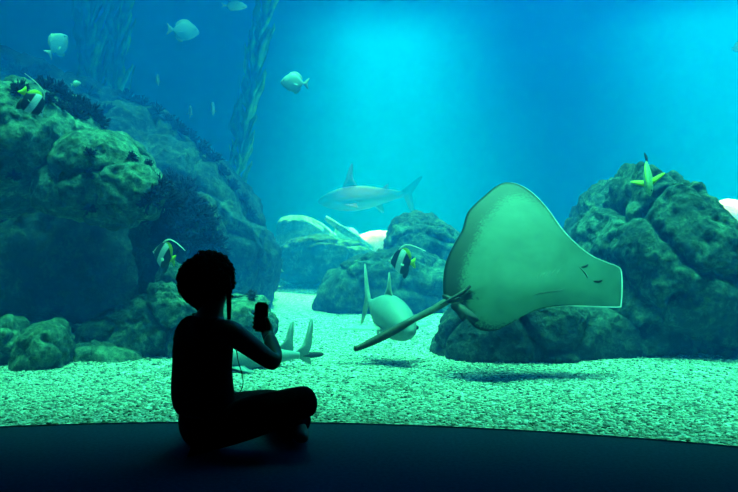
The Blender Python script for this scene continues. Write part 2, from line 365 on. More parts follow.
rock('dark distant ridge rising over the left reef', [(-160, 400), (-160, 30), (-60, 32), (0, 44), (34, 56), (70, 74), (112, 92), (150, 108), (190, 138), (226, 168), (252, 204), (262, 260), (250, 400)], 10.4, 1.2, 'rock_dark', seed=23, amp=0.15, crack=0.1)
# thin pale branch lying across the white slabs
V, Fc = tube([P(326, 218, 14.0), P(340, 228, 13.9), P(356, 238, 13.8), P(372, 250, 13.7)], [0.05, 0.07, 0.07, 0.06], 10)
setp(mesh('branch', V, Fc, M['rock_mid']), 'pale smooth branch leaning against the white slabs', 'branch')

bpy.context.view_layer.update()
DG = bpy.context.evaluated_depsgraph_get()
def hit(px, py, rocks_only=True):
    d = (P(px, py, 10) - CAM).normalized(); o = P(px, py, 3.7)
    if o.z < 0: return None
    for _ in range(8):
        ok, loc, nor, _i, ob, _m = SC.ray_cast(DG, o, d)
        if not ok: return None
        if ob.name.startswith(('boulder', 'gravel_bed')): return loc, nor, ob
        o = loc + d * 0.002
    return None

# ------------------------------------------------------------------ soft coral
def coral_mesh(seed, nb=70, spread=1.0):
    rnd = random.Random(seed); V = []; Fc = []
    for i in range(nb):
        th = rnd.uniform(0, 6.28); ph = math.acos(rnd.uniform(0.0, 1)) * spread
        d = Vector((math.sin(ph) * math.cos(th), math.sin(ph) * math.sin(th), math.cos(ph)))
        L = rnd.uniform(0.6, 1.05); p0 = d * 0.08
        side = Vector((rnd.uniform(-1, 1), rnd.uniform(-1, 1), rnd.uniform(-1, 1))) * 0.25
        pts = [p0, d * L * 0.4 + side * 0.3, d * L * 0.75 + side * 0.7, d * L + side]
        tube(pts, [0.07, 0.06, 0.055, 0.03], 5, 1.0, V, Fc)
        for j in range(3):
            k = rnd.choice((1, 2)); q = pts[k]; dd = (d + Vector((rnd.uniform(-1, 1), rnd.uniform(-1, 1), rnd.uniform(-0.5, 1)))).normalized()
            tube([q, q + dd * 0.15, q + dd * 0.3], [0.05, 0.045, 0.02], 5, 1.0, V, Fc)
    me = bpy.data.meshes.new('soft_coral'); me.from_pydata([tuple(v) for v in V], [], Fc); me.update()
    me.materials.append(M['coral']); me.polygons.foreach_set('use_smooth', [True] * len(me.polygons)); return me
CM = [coral_mesh(i) for i in range(4)]
def coral(px, py, r_px, label, group=None, k=0, name='soft_coral'):
    h = hit(px, py)
    if not h: return
    loc, nor, ob = h
    r = r_px * loc.y / F
    o = bpy.data.objects.new(name, CM[k % 4]); COL.objects.link(o); o.location = loc - nor * r * 0.1
    dirn = (nor + Vector((0, -0.2, 0.9))).normalized()
    q = dirn.to_track_quat('Z', 'Y'); o.rotation_euler = q.to_euler(); o.scale = (r, r, r * 0.9)
    setp(o, label, 'coral', group)
rnd = random.Random(5)
ridge = [(6, 62), (18, 70), (32, 74), (44, 84), (58, 88), (70, 98), (60, 104), (82, 102), (92, 112), (100, 120), (76, 112), (48, 96), (20, 86), (108, 108), (88, 90), (40, 68)]
ORD = 'first second third fourth fifth sixth seventh eighth ninth tenth eleventh twelfth thirteenth fourteenth fifteenth sixteenth seventeenth'.split()
def order(pts, i): return ORD[sorted(range(len(pts)), key=lambda k: pts[k]).index(i)]
for i, (x, y) in enumerate(ridge):
    coral(x, y + 3, rnd.uniform(8, 14), order(ridge, i) + ' dark coral tuft from the left along the reef crest', 'dark coral along the reef crest', i)
bush = [(160, 190), (172, 184), (184, 190), (166, 205), (180, 208), (194, 206), (202, 220), (188, 224), (172, 224), (206, 236), (192, 242), (178, 244), (164, 238), (200, 254), (212, 250), (158, 220), (150, 200)]
for i, (x, y) in enumerate(bush):
    coral(x, y, rnd.uniform(15, 21), order(bush, i) + ' branch cluster from the left in the dark coral bush above the seated person', 'dark coral bush on the rock face', i + 1)
slope = [(128, 100), (142, 104), (156, 112), (168, 120), (178, 130), (190, 138), (202, 150), (212, 160), (222, 172), (232, 186), (242, 200), (250, 214)]
for i, (x, y) in enumerate(slope):
    coral(x, y, rnd.uniform(8, 12), order(slope, i) + ' low dark growth going down the distant bluish reef edge', 'dark growth on the distant reef edge', i + 2)
coral(90, 154, 8, 'small dark tuft in the crack between the two mossy boulders', None, 1)
coral(132, 158, 7, 'small dark tuft on top of the egg shaped boulder', None, 2)
coral(148, 164, 6, 'dark tuft right of the egg shaped boulder top', None, 3)
coral(88, 176, 7, 'dark tuft left of the egg shaped boulder', None, 0)
coral(14, 176, 8, 'dark tuft low on the reef top boulder by the edge of view', None, 2)
coral(90, 208, 9, 'dark tuft hanging at the upper lip of the hollow', None, 3)
coral(16, 92, 9, 'dark tuft behind the banded fish on the reef top', None, 1)

# sea urchin beside the phone
h = hit(252, 299)
if h:
    V = []; Fc = []; rnd = random.Random(2)
    tube([Vector((0, 0, -0.6)), Vector((0, 0, -0.3)), Vector((0, 0, 0)), Vector((0, 0, 0.3)), Vector((0, 0, 0.5))], [0.3, 0.55, 0.62, 0.5, 0.15], 14, 1, V, Fc)
    sp = []; sf = []
    for i in range(120):
        th = rnd.uniform(0, 6.28); z = rnd.uniform(-0.6, 1); s = math.sqrt(1 - z * z); d = Vector((s * math.cos(th), s * math.sin(th), z))
        tube([d * 0.4, d * rnd.uniform(0.95, 1.2)], [0.05, 0.015], 4, 1, sp, sf)
    ur = empty('sea_urchin', h[0] + Vector((0, 0, 0.03))); ur.scale = (0.05,) * 3
    setp(ur, 'round dark sea urchin on the ledge beside the phone', 'sea urchin')
    mesh('shell', V, Fc, M['urchin'], ur); mesh('spines', sp, sf, M['urchin'], ur)

# ------------------------------------------------------------------ kelp
def kelp(label, path, nblades, blen, seed, spread=1.0):
    rnd = random.Random(seed); pts = catmull(path, 10, closed=False)
    root = empty('kelp', pts[-1]); setp(root, label, 'kelp', None); o0 = root.location.copy()
    V, Fc = tube([p - o0 for p in pts], [0.02] * len(pts), 6); mesh('stipe', V, Fc, M['stipe'], root)
    V = []; Fc = []
    for i in range(nblades):
        t = (i + rnd.random()) / nblades * (len(pts) - 1.01); k = int(t); p = pts[k].lerp(pts[k + 1], t - k) - o0
        a = rnd.uniform(0, 6.28); outw = Vector((math.cos(a), math.sin(a), 0)) * spread
        L = blen * rnd.uniform(0.6, 1.2); wd = L * 0.085
        up = (Vector((0.12, 0, 1)) + outw * 0.22).normalized(); tw = rnd.uniform(0, 3.1)
        sd = Vector((math.cos(tw), math.sin(tw), 0.1)).normalized(); b0 = len(V); n = 7
        for j in range(n + 1):
            s = j / n; c = p + outw * (0.10 * math.sin(min(1, s * 2) * 1.57)) + up * L * s + sd * 0.03 * math.sin(s * 9 + tw) + Vector((0, 0, -0.06 * s))
            ww = wd * (math.sin(math.pi * min(1, s * 0.92 + 0.08))) ** 0.7 + 0.003
            nrm = up.cross(sd).normalized() * 0.003
            V += [c - sd * ww, c + nrm, c + sd * ww, c - nrm]
        for j in range(n):
            q = b0 + j * 4
            for e in range(4): Fc.append((q + e, q + (e + 1) % 4, q + 4 + (e + 1) % 4, q + 4 + e))
        Fc.append((b0, b0 + 3, b0 + 2, b0 + 1)); q = b0 + n * 4; Fc.append((q, q + 1, q + 2, q + 3))
    mesh('foliage', V, Fc, M['kelp'], root)
def kp(pxs, d): return [P(x, y, d) for x, y in pxs]
kelp('tall kelp strand leaning right, nearest the bright beam', kp([(278, -60), (266, 0), (258, 50), (250, 95), (242, 140), (236, 190), (234, 268)], 12.5), 120, 0.75, 1, 0.8)
kelp('dim kelp strand over the left reef, left of a pair', kp([(84, -60), (84, 0), (86, 40), (90, 80), (92, 130), (92, 262)], 13.6), 130, 0.9, 2)
kelp('dim kelp strand over the left reef, right of a pair', kp([(112, -60), (112, 0), (114, 40), (116, 80), (118, 130), (118, 262)], 13.8), 120, 0.9, 3)

# ------------------------------------------------------------------ fish
def loft(profile, seg=16, power=1.0):
    """profile: (x, top z, bottom z, half width) from nose to tail root; body along X, nose at +X"""
    prof = catmull([(p[0], p[1], p[2]) for p in profile], 5, closed=False); wid = catmull([(p[3], 0, 0) for p in profile], 5, closed=False)
    V = []; Fc = []
    for q, w_ in zip(prof, wid):
        x, zt, zb = q; hw = max(w_.x, 0.001); cz = (zt + zb) / 2; hh = max((zt - zb) / 2, 0.001)
        for k in range(seg):
            a = 2 * math.pi * k / seg; ca, sa = math.cos(a), math.sin(a)
            V.append((x, math.copysign(abs(ca) ** power, ca) * hw, cz + sa * hh))
    n = len(prof)
    for i in range(n - 1):
        for k in range(seg): Fc.append((i * seg + k, i * seg + (k + 1) % seg, (i + 1) * seg + (k + 1) % seg, (i + 1) * seg + k))
    Fc.append(tuple(reversed(range(seg)))); Fc.append(tuple((n - 1) * seg + k for k in range(seg)))
    return V, Fc
def fin(poly, th=0.008, plane='xz', off=(0, 0, 0), smooth_n=4):
    sm = catmull([(x, z, 0) for x, z in poly], smooth_n); c = sum(sm, Vector()) / len(sm); n = len(sm); V = []; Fc = []
    def mk(x, z, y): return Vector((x, y, z)) + Vector(off) if plane == 'xz' else Vector((x, z, y)) + Vector(off)
    for s in (1, -1):
        for q in sm: V.append(mk(q.x, q.y, s * th * 0.25))
        V.append(mk(c.x, c.y, s * th))
    for k in range(n):
        Fc.append((k, (k + 1) % n, n)); Fc.append((n + 1 + (k + 1) % n, n + 1 + k, 2 * n + 1)); Fc.append((k, n + 1 + k, n + 1 + (k + 1) % n, (k + 1) % n))
    return V, Fc
def eyeball(r):
    vs_, fs = ico(2); return [v * r for v in vs_], fs
def fish(name, label, cat, profile, fins, mat, eye, loc, heading, L, group=None, roll=0, pect=None, pectmat=None, bmat=None, power=1.0):
    root = empty(name, loc); setp(root, label, cat, group)
    mesh('body', *loft(profile, 20, power), bmat or mat, root)
    for nm, poly, fm in fins: mesh(nm, *fin(poly), fm, root)
    if pect:
        poly, hw, z, dr = pect
        for s in (1, -1):
            V, Fc = fin(poly, 0.006, 'xy'); o = mesh('pectoral_fin', [(x, y * s, zz) for x, y, zz in V], Fc, pectmat or mat, root)
            o.location = (0, s * hw, z); o.rotation_euler = (-s * dr, 0, 0)
    ex, ey, ez, er = eye
    for s in (1, -1):
        o = mesh('eye', *eyeball(er), M['eye'], root); o.location = (ex, s * ey, ez)
    h = Vector(heading).normalized(); up = Vector((0, 0, 1))
    if abs(h.z) > 0.95: up = Vector((0, 1, 0.0))
    yv = up.cross(h).normalized(); zv = h.cross(yv)
    mt = Matrix((h, yv, zv)).transposed()
    root.rotation_euler = (mt @ Matrix.Rotation(roll, 3, 'X')).to_euler(); root.scale = (L,) * 3
    return root
# pale round-bodied fish (unit length nose to tail about 1)
PR = [(0.5, 0.02, -0.02, 0.01), (0.44, 0.11, -0.09, 0.05), (0.32, 0.24, -0.19, 0.085), (0.12, 0.33, -0.30, 0.10), (-0.08, 0.29, -0.29, 0.085), (-0.24, 0.16, -0.17, 0.05), (-0.33, 0.06, -0.06, 0.025), (-0.38, 0.045, -0.045, 0.015)]
PF = [('tail_fin', [(-0.34, 0.03), (-0.42, 0.10), (-0.56, 0.20), (-0.50, 0.0), (-0.56, -0.20), (-0.42, -0.10), (-0.34, -0.03)], M['pale_fin']),
      ('dorsal_fin', [(0.22, 0.26), (0.12, 0.38), (-0.08, 0.38), (-0.26, 0.24), (-0.28, 0.12), (-0.1, 0.2)], M['pale_fin']),
      ('anal_fin', [(0.0, -0.25), (-0.06, -0.38), (-0.22, -0.30), (-0.28, -0.14), (-0.14, -0.18)], M['pale_fin'])]
PP = ([(0.0, 0.0), (-0.04, 0.06), (-0.16, 0.12), (-0.2, 0.08), (-0.12, 0.0)], 0.08, -0.04, 0.5)
def pale(label, px, py, d, L, heading, roll=0, group=None):
    return fish('pale_fish', label, 'fish', PR, PF, M['pale_fish'], (0.36, 0.07, 0.06, 0.028), P(px, py, d), heading, L, group, roll, PP, M['pale_fin'])
pale('pale round fish swimming left beside the bright beam', 294, 83, 8.5, 0.34, (-1, 0.25, 0.1))
pale('pale round fish heading right, high between the kelp strands', 184, 31, 10, 0.42, (1, 0.3, -0.05))
pale('pale round fish tilted upward above the left reef', 58, 45, 9, 0.38, (0.38, 0.55, 0.75), 0.0)
pale('thin edge on fish at the top beside the leaning kelp', 235, 6, 10, 0.34, (1, 0.2, 0), 1.35)
pale('tiny head on fish above the reef slope', 158, 80, 11, 0.26, (0.15, -1, 0.1))
pale('tiny fish below the head on fish, left of two side by side', 190, 112, 11, 0.28, (0.35, -1, 0.3))
pale('tiny thin fish right of two side by side near the kelp', 213, 109, 11, 0.30, (0.12, -1, 0.2))
pale('tiny pale fish gliding just over the reef crest', 76, 84, 6.9, 0.09, (1, 0.2, 0.2))
pale('slim pale fish standing upright before the flat topped rock', 277, 267, 10.5, 0.50, (0.12, -1, 0.5), 0.1)

pale('added fish shape standing in for a small white light at the far right edge, high above the glaring rock', 737, 47, 12, 0.22, (0.3, -1, 0.1))  # fish shape added in place of a small white light
# bannerfish: black and white bands
m, nt, b = newmat('banner_bands'); M['banner'] = m; b.inputs['Roughness'].default_value = 0.4
tc = N(nt, 'ShaderNodeTexCoord'); sx = N(nt, 'ShaderNodeSeparateXYZ'); nt.links.new(tc.outputs['Object'], sx.inputs[0])
ml = N(nt, 'ShaderNodeMath', operation='MULTIPLY_ADD'); ml.inputs[1].default_value = 0.35; nt.links.new(sx.outputs['Z'], ml.inputs[0]); nt.links.new(sx.outputs['X'], ml.inputs[2])
sh = N(nt, 'ShaderNodeMath', operation='ADD'); sh.inputs[1].default_value = 0.5; nt.links.new(ml.outputs[0], sh.inputs[0])
nt.links.new(ramp(nt, sh.outputs[0], [(0.0, (0.7, 0.8, 0.03)), (0.17, (0.7, 0.8, 0.03)), (0.20, (0.015, 0.015, 0.02)), (0.42, (0.015, 0.015, 0.02)), (0.45, (0.8, 0.82, 0.8)), (0.62, (0.8, 0.82, 0.8)), (0.65, (0.015, 0.015, 0.02)), (0.84, (0.015, 0.015, 0.02)), (0.87, (0.7, 0.72, 0.7))]), b.inputs['Base Color'])
BR = [(0.48, 0.01, -0.02, 0.008), (0.42, 0.05, -0.05, 0.03), (0.33, 0.17, -0.13, 0.06), (0.16, 0.34, -0.28, 0.075), (-0.02, 0.38, -0.36, 0.07), (-0.16, 0.28, -0.28, 0.05), (-0.27, 0.10, -0.10, 0.025), (-0.33, 0.05, -0.05, 0.015)]
BF = [('tail_fin', [(-0.30, 0.03), (-0.36, 0.10), (-0.48, 0.15), (-0.46, 0.0), (-0.48, -0.15), (-0.36, -0.10), (-0.30, -0.03)], M['yellow']),
      ('dorsal_fin', [(0.02, 0.36), (-0.10, 0.42), (-0.26, 0.34), (-0.33, 0.14), (-0.28, 0.06), (-0.14, 0.22)], M['yellow']),
      ('anal_fin', [(-0.02, -0.32), (-0.10, -0.48), (-0.22, -0.34), (-0.26, -0.12), (-0.14, -0.2)], M['black'])]
BP = ([(0.0, 0.0), (-0.03, 0.05), (-0.13, 0.10), (-0.16, 0.06), (-0.1, 0.0)], 0.07, -0.05, 0.6)
def banner(label, px, py, d, L, heading, roll=0):
    o = fish('banner_fish', label, 'fish', BR, BF, M['banner'], (0.36, 0.045, 0.04, 0.022), P(px, py, d), heading, L, None, roll, BP, M['pale_fin'])
    fp = catmull([(0.10, 0, 0.34), (0.02, 0, 0.43), (-0.15, 0, 0.50), (-0.45, 0, 0.47), (-0.80, 0, 0.36)], 6, False); n_ = len(fp)
    mesh('banner_filament', *tube(fp, [0.028 - 0.02 * i / (n_ - 1) for i in range(n_)], 8), M['white'], o); return o
banner('banded fish with trailing white filament before the rounded hump', 402, 262, 6.0, 0.29, (-1, 0.8, 0.05))
banner('banded fish with trailing filament just left of the hair', 164, 256, 5.3, 0.27, (-1, 0.7, 0.3))
banner('banded fish steeply tilted over the mossy reef top', 32, 103, 5.1, 0.24, (0.5, 0.5, -0.9))

# yellow-green wrasse nosing down on the tall boulder
WR = [(0.5, 0.01, -0.01, 0.01), (0.42, 0.07, -0.07, 0.05), (0.25, 0.13, -0.13, 0.09), (0.0, 0.14, -0.15, 0.09), (-0.22, 0.10, -0.10, 0.06), (-0.36, 0.05, -0.05, 0.03), (-0.42, 0.04, -0.04, 0.015)]
WF = [('tail_fin', [(-0.38, 0.03), (-0.46, 0.09), (-0.60, 0.10), (-0.60, -0.10), (-0.46, -0.09), (-0.38, -0.03)], M['black']),
      ('dorsal_fin', [(0.25, 0.12), (0.1, 0.19), (-0.15, 0.18), (-0.32, 0.10), (-0.1, 0.1)], M['yellow']),
      ('anal_fin', [(0.0, -0.12), (-0.1, -0.2), (-0.28, -0.14), (-0.3, -0.07)], M['yellow'])]
WP = ([(0.0, 0.0), (0.05, 0.10), (0.02, 0.30), (-0.08, 0.34), (-0.12, 0.14), (-0.08, 0.0)], 0.07, -0.02, -0.1)
fish('yellow_green_fish', 'yellow green fish nosing down on the peak of the tall boulder', 'fish', WR, WF, M['wrasse'], (0.38, 0.055, 0.03, 0.02), P(648, 177, 5.2), (-0.10, -0.5, -1), 0.32, None, 0.5, ([(0.22, 0.0), (0.20, 0.10), (0.08, 0.30), (0.02, 0.33), (0.04, 0.14), (0.10, 0.0)], 0.05, 0, -0.1), M['yellow'])

# sharks
SR = [(0.5, 0.01, -0.01, 0.01), (0.45, 0.035, -0.03, 0.035), (0.35, 0.065, -0.06, 0.06), (0.18, 0.09, -0.085, 0.075), (0.0, 0.085, -0.08, 0.07), (-0.18, 0.06, -0.055, 0.048), (-0.33, 0.035, -0.03, 0.025), (-0.42, 0.02, -0.02, 0.014)]
SF = lambda mm: [('tail_fin', [(-0.38, 0.02), (-0.45, 0.07), (-0.60, 0.22), (-0.63, 0.22), (-0.55, 0.08), (-0.49, 0.0), (-0.52, -0.10), (-0.48, -0.10), (-0.42, -0.03)], mm),
      ('dorsal_fin', [(0.12, 0.07), (0.06, 0.13), (-0.02, 0.21), (-0.05, 0.21), (-0.03, 0.12), (-0.03, 0.07)], mm),
      ('second_dorsal_fin', [(-0.23, 0.04), (-0.27, 0.07), (-0.31, 0.09), (-0.31, 0.06), (-0.30, 0.03)], mm),
      ('anal_fin', [(-0.25, -0.04), (-0.29, -0.08), (-0.33, -0.09), (-0.31, -0.03)], mm)]
SP = ([(0.22, 0.0), (0.18, 0.08), (0.06, 0.24), (0.02, 0.24), (0.06, 0.10), (0.08, 0.0)], 0.05, -0.045, 0.25)
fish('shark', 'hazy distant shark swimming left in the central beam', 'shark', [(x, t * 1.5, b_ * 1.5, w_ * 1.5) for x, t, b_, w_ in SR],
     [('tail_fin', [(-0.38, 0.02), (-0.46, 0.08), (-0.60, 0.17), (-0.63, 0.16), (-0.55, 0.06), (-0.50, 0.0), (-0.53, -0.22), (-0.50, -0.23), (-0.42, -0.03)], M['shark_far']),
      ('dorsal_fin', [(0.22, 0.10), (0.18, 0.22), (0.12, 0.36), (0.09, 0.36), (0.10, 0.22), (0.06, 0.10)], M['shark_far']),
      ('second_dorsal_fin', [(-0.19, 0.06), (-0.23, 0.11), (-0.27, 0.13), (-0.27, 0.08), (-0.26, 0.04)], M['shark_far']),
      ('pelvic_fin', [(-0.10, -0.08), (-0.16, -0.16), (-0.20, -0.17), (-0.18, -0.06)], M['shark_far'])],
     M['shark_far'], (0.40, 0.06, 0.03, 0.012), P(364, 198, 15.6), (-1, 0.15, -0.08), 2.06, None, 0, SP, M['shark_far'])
JR = [(0.5, 0.02, -0.02, 0.02), (0.45, 0.07, -0.07, 0.07), (0.35, 0.13, -0.12, 0.12), (0.18, 0.19, -0.16, 0.15), (0.0, 0.19, -0.16, 0.14), (-0.18, 0.12, -0.11, 0.09), (-0.33, 0.05, -0.05, 0.04), (-0.42, 0.03, -0.03, 0.02)]
fish('grey_fish', 'stout grey fish facing the glass beneath the stingray tail', 'fish', JR,
     [('tail_fin', [(-0.38, 0.02), (-0.45, 0.12), (-0.56, 0.30), (-0.60, 0.30), (-0.54, 0.08), (-0.50, 0.0), (-0.54, -0.14), (-0.58, -0.26), (-0.52, -0.24), (-0.42, -0.05)], M['shark_belly']),
      ('dorsal_fin', [(0.10, 0.17), (0.05, 0.24), (-0.01, 0.37), (-0.04, 0.37), (-0.05, 0.24), (-0.08, 0.15)], M['shark_belly']),
      ('anal_fin', [(-0.1, -0.12), (-0.14, -0.22), (-0.18, -0.24), (-0.18, -0.10)], M['shark_belly'])],
     M['shark'], (0.42, 0.085, 0.02, 0.02), P(387, 315, 5.35), (0.42, -1, -0.22), 0.84, None, 0.0,
     ([(0.2, 0.0), (0.2, 0.08), (0.08, 0.30), (0.03, 0.30), (0.05, 0.10), (0.08, 0.0)], 0.11, -0.05, 0.12), M['shark_belly'])
fish('shark', 'teal shark gliding low over the gravel behind the raised arm', 'shark', [(x, t * 1.3, b_ * 1.3, w_ * 1.6) for x, t, b_, w_ in SR],
     [('tail_fin', [(-0.38, 0.02), (-0.46, 0.10), (-0.52, 0.28), (-0.55, 0.28), (-0.53, 0.08), (-0.50, 0.0), (-0.52, -0.08), (-0.42, -0.03)], M['shark']),
      ('dorsal_fin', [(-0.24, 0.05), (-0.30, 0.14), (-0.35, 0.27), (-0.38, 0.27), (-0.37, 0.12), (-0.36, 0.03)], M['shark']),
      ('pelvic_fin', [(-0.42, -0.01), (-0.50, -0.03), (-0.62, -0.02), (-0.62, 0.01), (-0.5, 0.02)], M['black'])],
     M['shark'], (0.40, 0.07, 0.03, 0.012), P(250, 358, 5.0), (-1, -0.35, 0.0), 0.84, None, 0.15, SP, M['shark'])

# ------------------------------------------------------------------ stingray
m, nt, b = newmat('stingray_skin'); M['ray'] = m
b.inputs['Roughness'].default_value = 0.45; b.inputs['Specular IOR Level'].default_value = 0.3
at = N(nt, 'ShaderNodeAttribute'); at.attribute_name = 'side'; at2 = N(nt, 'ShaderNodeAttribute'); at2.attribute_name = 'rim'
v = coords(nt)
nf = noise_tex(nt, v, 70, 4, 0.85)
belly = ramp(nt, noise_tex(nt, v, 5, 3), [(0.3, (0.055, 0.125, 0.095)), (0.7, (0.09, 0.185, 0.14))])
ad_ = N(nt, 'ShaderNodeMath', operation='MULTIPLY_ADD'); ad_.inputs[1].default_value = 1.0; nt.links.new(nf, ad_.inputs[0]); nt.links.new(at2.outputs['Fac'], ad_.inputs[2])
mask = ramp(nt, ad_.outputs[0], [(0.82, (0, 0, 0)), (0.99, (1, 1, 1))])
mxa = N(nt, 'ShaderNodeMix', data_type='RGBA'); nt.links.new(mask, mxa.inputs[0]); nt.links.new(belly, mxa.inputs[6]); mxa.inputs[7].default_value = (0.012, 0.022, 0.02, 1)
mxb = N(nt, 'ShaderNodeMix', data_type='RGBA'); nt.links.new(at.outputs['Fac'], mxb.inputs[0]); nt.links.new(mxa.outputs[2], mxb.inputs[6]); mxb.inputs[7].default_value = (0.16, 0.17, 0.13, 1)
nt.links.new(mxb.outputs[2], b.inputs['Base Color'])

ROUT = [(456, 296), (446, 300), (443, 288), (445, 266), (452, 248), (462, 230), (468, 212), (484, 196), (500, 184), (514, 183), (530, 191), (546, 207), (562, 229), (576, 244), (592, 256), (608, 263), (616, 266), (621, 271), (622, 288), (621, 304), (619, 307), (604, 307), (582, 306), (560, 306), (540, 309), (524, 316), (508, 325), (494, 331), (478, 329), (466, 318), (458, 306)]
RD = 4.75
RCEN = P(545, 272, RD)
def ray_depth(px, py):
    up = max(0, (268 - py)) / 85; dn = max(0, (py - 276)) / 50
    y = 0.36 * (270 - py) / 85 + 0.10 * up ** 2 + 0.05 * dn ** 2
    y += 0.10 * ((px - 545) / 90) ** 2
    return y
ray = empty('stingray', RCEN); setp(ray, 'large pale bellied stingray banking to show its underside', 'stingray')
sm = catmull([(x, y, 0) for x, y in ROUT], 8); cen = Vector((535, 270, 0)); NR = 26; V = []; side = []; rim = []; Fc = []
def rp(px, py, extra=0):
    q = P(px, py, RD); d = RD + ray_depth(px, py); q = P(px, py, d); q.y += extra
    return q - RCEN
ns = len(sm)
axis0, axis1 = Vector((456, 294, 0)), Vector((610, 284, 0))
def thick(px, py, r):
    # body ridge along the tail-snout axis
    p = Vector((px, py, 0)); ab = axis1 - axis0; t = max(0, min(1, (p - axis0).dot(ab) / ab.length_squared)); dd = (p - axis0 - ab * t).length
    return (0.012 + 0.075 * math.exp(-(dd / 26) ** 2) * math.sin(math.pi * min(1, 0.12 + t * 0.85))) * (1 - r ** 4) + 0.008
for s in (0, 1):
    for i in range(NR + 1):
        r = i / NR
        for q in sm:
            p = cen.lerp(q, r); T = thick(p.x, p.y, r)
            V.append(rp(p.x, p.y, (-0.2 * T) if s == 0 else T)); side.append(s if i < NR else 0)
            # dark mottled margin towards the wing's rear edge and tip
            rear = 1.0 if (p.x < 545 and p.y < 312) else 0.0
            fx = max(0, min(1, (548 - p.x) / 60)); rim.append((r ** 4.0) * (0.42 + 0.60 * fx) * (1.0 if p.y < 300 else 0.55) - (0.25 if p.x > 560 else 0))
    b0 = s * (NR + 1) * ns
    for i in range(NR):
        for k in range(ns):
            q = (b0 + i * ns + k, b0 + i * ns + (k + 1) % ns, b0 + (i + 1) * ns + (k + 1) % ns, b0 + (i + 1) * ns + k)
            Fc.append(q if s == 0 else tuple(reversed(q)))
o1 = NR * ns; o2 = (NR + 1) * ns + NR * ns
for k in range(ns): Fc.append((o1 + k, o1 + (k + 1) % ns, o2 + (k + 1) % ns, o2 + k))
body = mesh('disc', V, Fc, M['ray'], ray)
a1 = body.data.attributes.new('side', 'FLOAT', 'POINT'); a1.data.foreach_set('value', side)
a2 = body.data.attributes.new('rim', 'FLOAT', 'POINT'); a2.data.foreach_set('value', rim)
bm = bmesh.new(); bm.from_mesh(body.data); bmesh.ops.remove_doubles(bm, verts=bm.verts, dist=1e-5); bmesh.ops.recalc_face_normals(bm, faces=bm.faces); bm.to_mesh(body.data); bm.free()
M['ray_mark'] = plain('ray_mouth', (0.14, 0.19, 0.16), 0.6, 0.2)
M['ray_dark'] = plain('ray_dark', (0.035, 0.04, 0.035), 0.5, 0.3)
M['ray_tail'] = plain('ray_tail', (0.09, 0.12, 0.10), 0.5, 0.35, 12)
M['ray_rim_highlight'] = plain('ray_rim_highlight', (0.75, 0.85, 0.8), 0.4, 0.05)
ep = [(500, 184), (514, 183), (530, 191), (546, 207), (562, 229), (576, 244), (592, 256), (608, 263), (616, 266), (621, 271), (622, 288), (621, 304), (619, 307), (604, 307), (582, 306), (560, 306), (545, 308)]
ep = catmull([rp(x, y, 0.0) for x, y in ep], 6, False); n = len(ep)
mesh('rim_highlight', *tube(ep, [0.0048 * min(1, (i + 2) / 24, (n + 1 - i) / 24) for i in range(n)], 8), M['ray_rim_highlight'], ray)  # light catching the wing edge, modelled as a near-white tube
def mark(name, pts, r, mat=M['ray_mark']):
    q = [rp(x, y, -0.2 * thick(x, y, 0.6) - 0.001) for x, y in pts]; q = catmull(q, 6, False)
    n = len(q); V, Fc = tube(q, [r * math.sin(math.pi * (0.08 + 0.84 * i / (n - 1))) + 0.0005 for i in range(n)], 8); return mesh(name, V, Fc, mat, ray)
mark('mouth', [(579, 267), (583, 271), (586, 275), (587, 278)], 0.006)
mark('nostril', [(581, 267), (585, 266), (588, 264)], 0.007, M['ray_dark']); mark('nostril', [(593, 281), (598, 281), (602, 280)], 0.006, M['ray_dark'])
for i in range(5): mark('gill_slit', [(560 - i * 5, 269 + i), (557 - i * 5, 272 + i), (556 - i * 5, 275 + i)], 0.0022)
for i in range(5): mark('gill_slit', [(564 - i * 5.5, 288 + i * 0.8), (560 - i * 5.5, 290 + i * 0.8), (557 - i * 5.5, 291 + i * 0.8)], 0.0022)
# pelvic fins
for poly in ([(453, 300), (462, 304), (472, 312), (478, 319), (472, 322), (466, 318), (462, 321), (456, 313), (450, 306)], [(442, 294), (452, 296), (460, 297), (458, 301), (450, 303), (444, 300)]):
    smf = catmull([(x, y, 0) for x, y in poly], 4); c = sum(smf, Vector()) / len(smf); n = len(smf); V = []; Fc = []
    for s in (-1, 1):
        for q in smf: V.append(rp(q.x, q.y, -0.035 + s * 0.003))
        V.append(rp(c.x, c.y, -0.035 + s * 0.012))
    for k in range(n):
        Fc.append((k, (k + 1) % n, n)); Fc.append((n + 1 + (k + 1) % n, n + 1 + k, 2 * n + 1)); Fc.append((k, n + 1 + k, n + 1 + (k + 1) % n, (k + 1) % n))
    mesh('pelvic_fin', V, Fc, M['ray_dark'], ray)
tp = catmull([P(468, 290, 4.82) - RCEN, P(452, 298, 4.78) - RCEN, P(434, 309, 4.66) - RCEN, P(410, 321, 4.5) - RCEN, P(384, 335, 4.36) - RCEN, P(355, 349, 4.22) - RCEN], 8, False)
n = len(tp); tail = mesh('tail', *tube(tp, [0.030 - 0.015 * i / (n - 1) for i in range(n)], 12), M['ray_tail'], ray)
fp = tp[int(n * 0.52):]
mesh('tail_fold', *tube([p + Vector((0, -0.004, -0.004)) for p in fp], [0.004 + 0.024 * math.sin(math.pi * (0.1 + 0.8 * i / (len(fp) - 1))) for i in range(len(fp))], 12), M['ray_dark'], tail)
bp = [P(470, 286, 4.72) - RCEN, P(462, 293, 4.70) - RCEN, P(450, 299, 4.66) - RCEN, P(440, 305, 4.6) - RCEN]
mesh('sting', *tube(bp, [0.012, 0.014, 0.009, 0.002], 8), M['ray_dark'], tail)
for px, py in ((556, 258), (560, 292)):
    e = mesh('eye', *eyeball(0.016), M['eye'], ray); e.location = rp(px + 12, py, thick(px, py, 0.5) + 0.004)

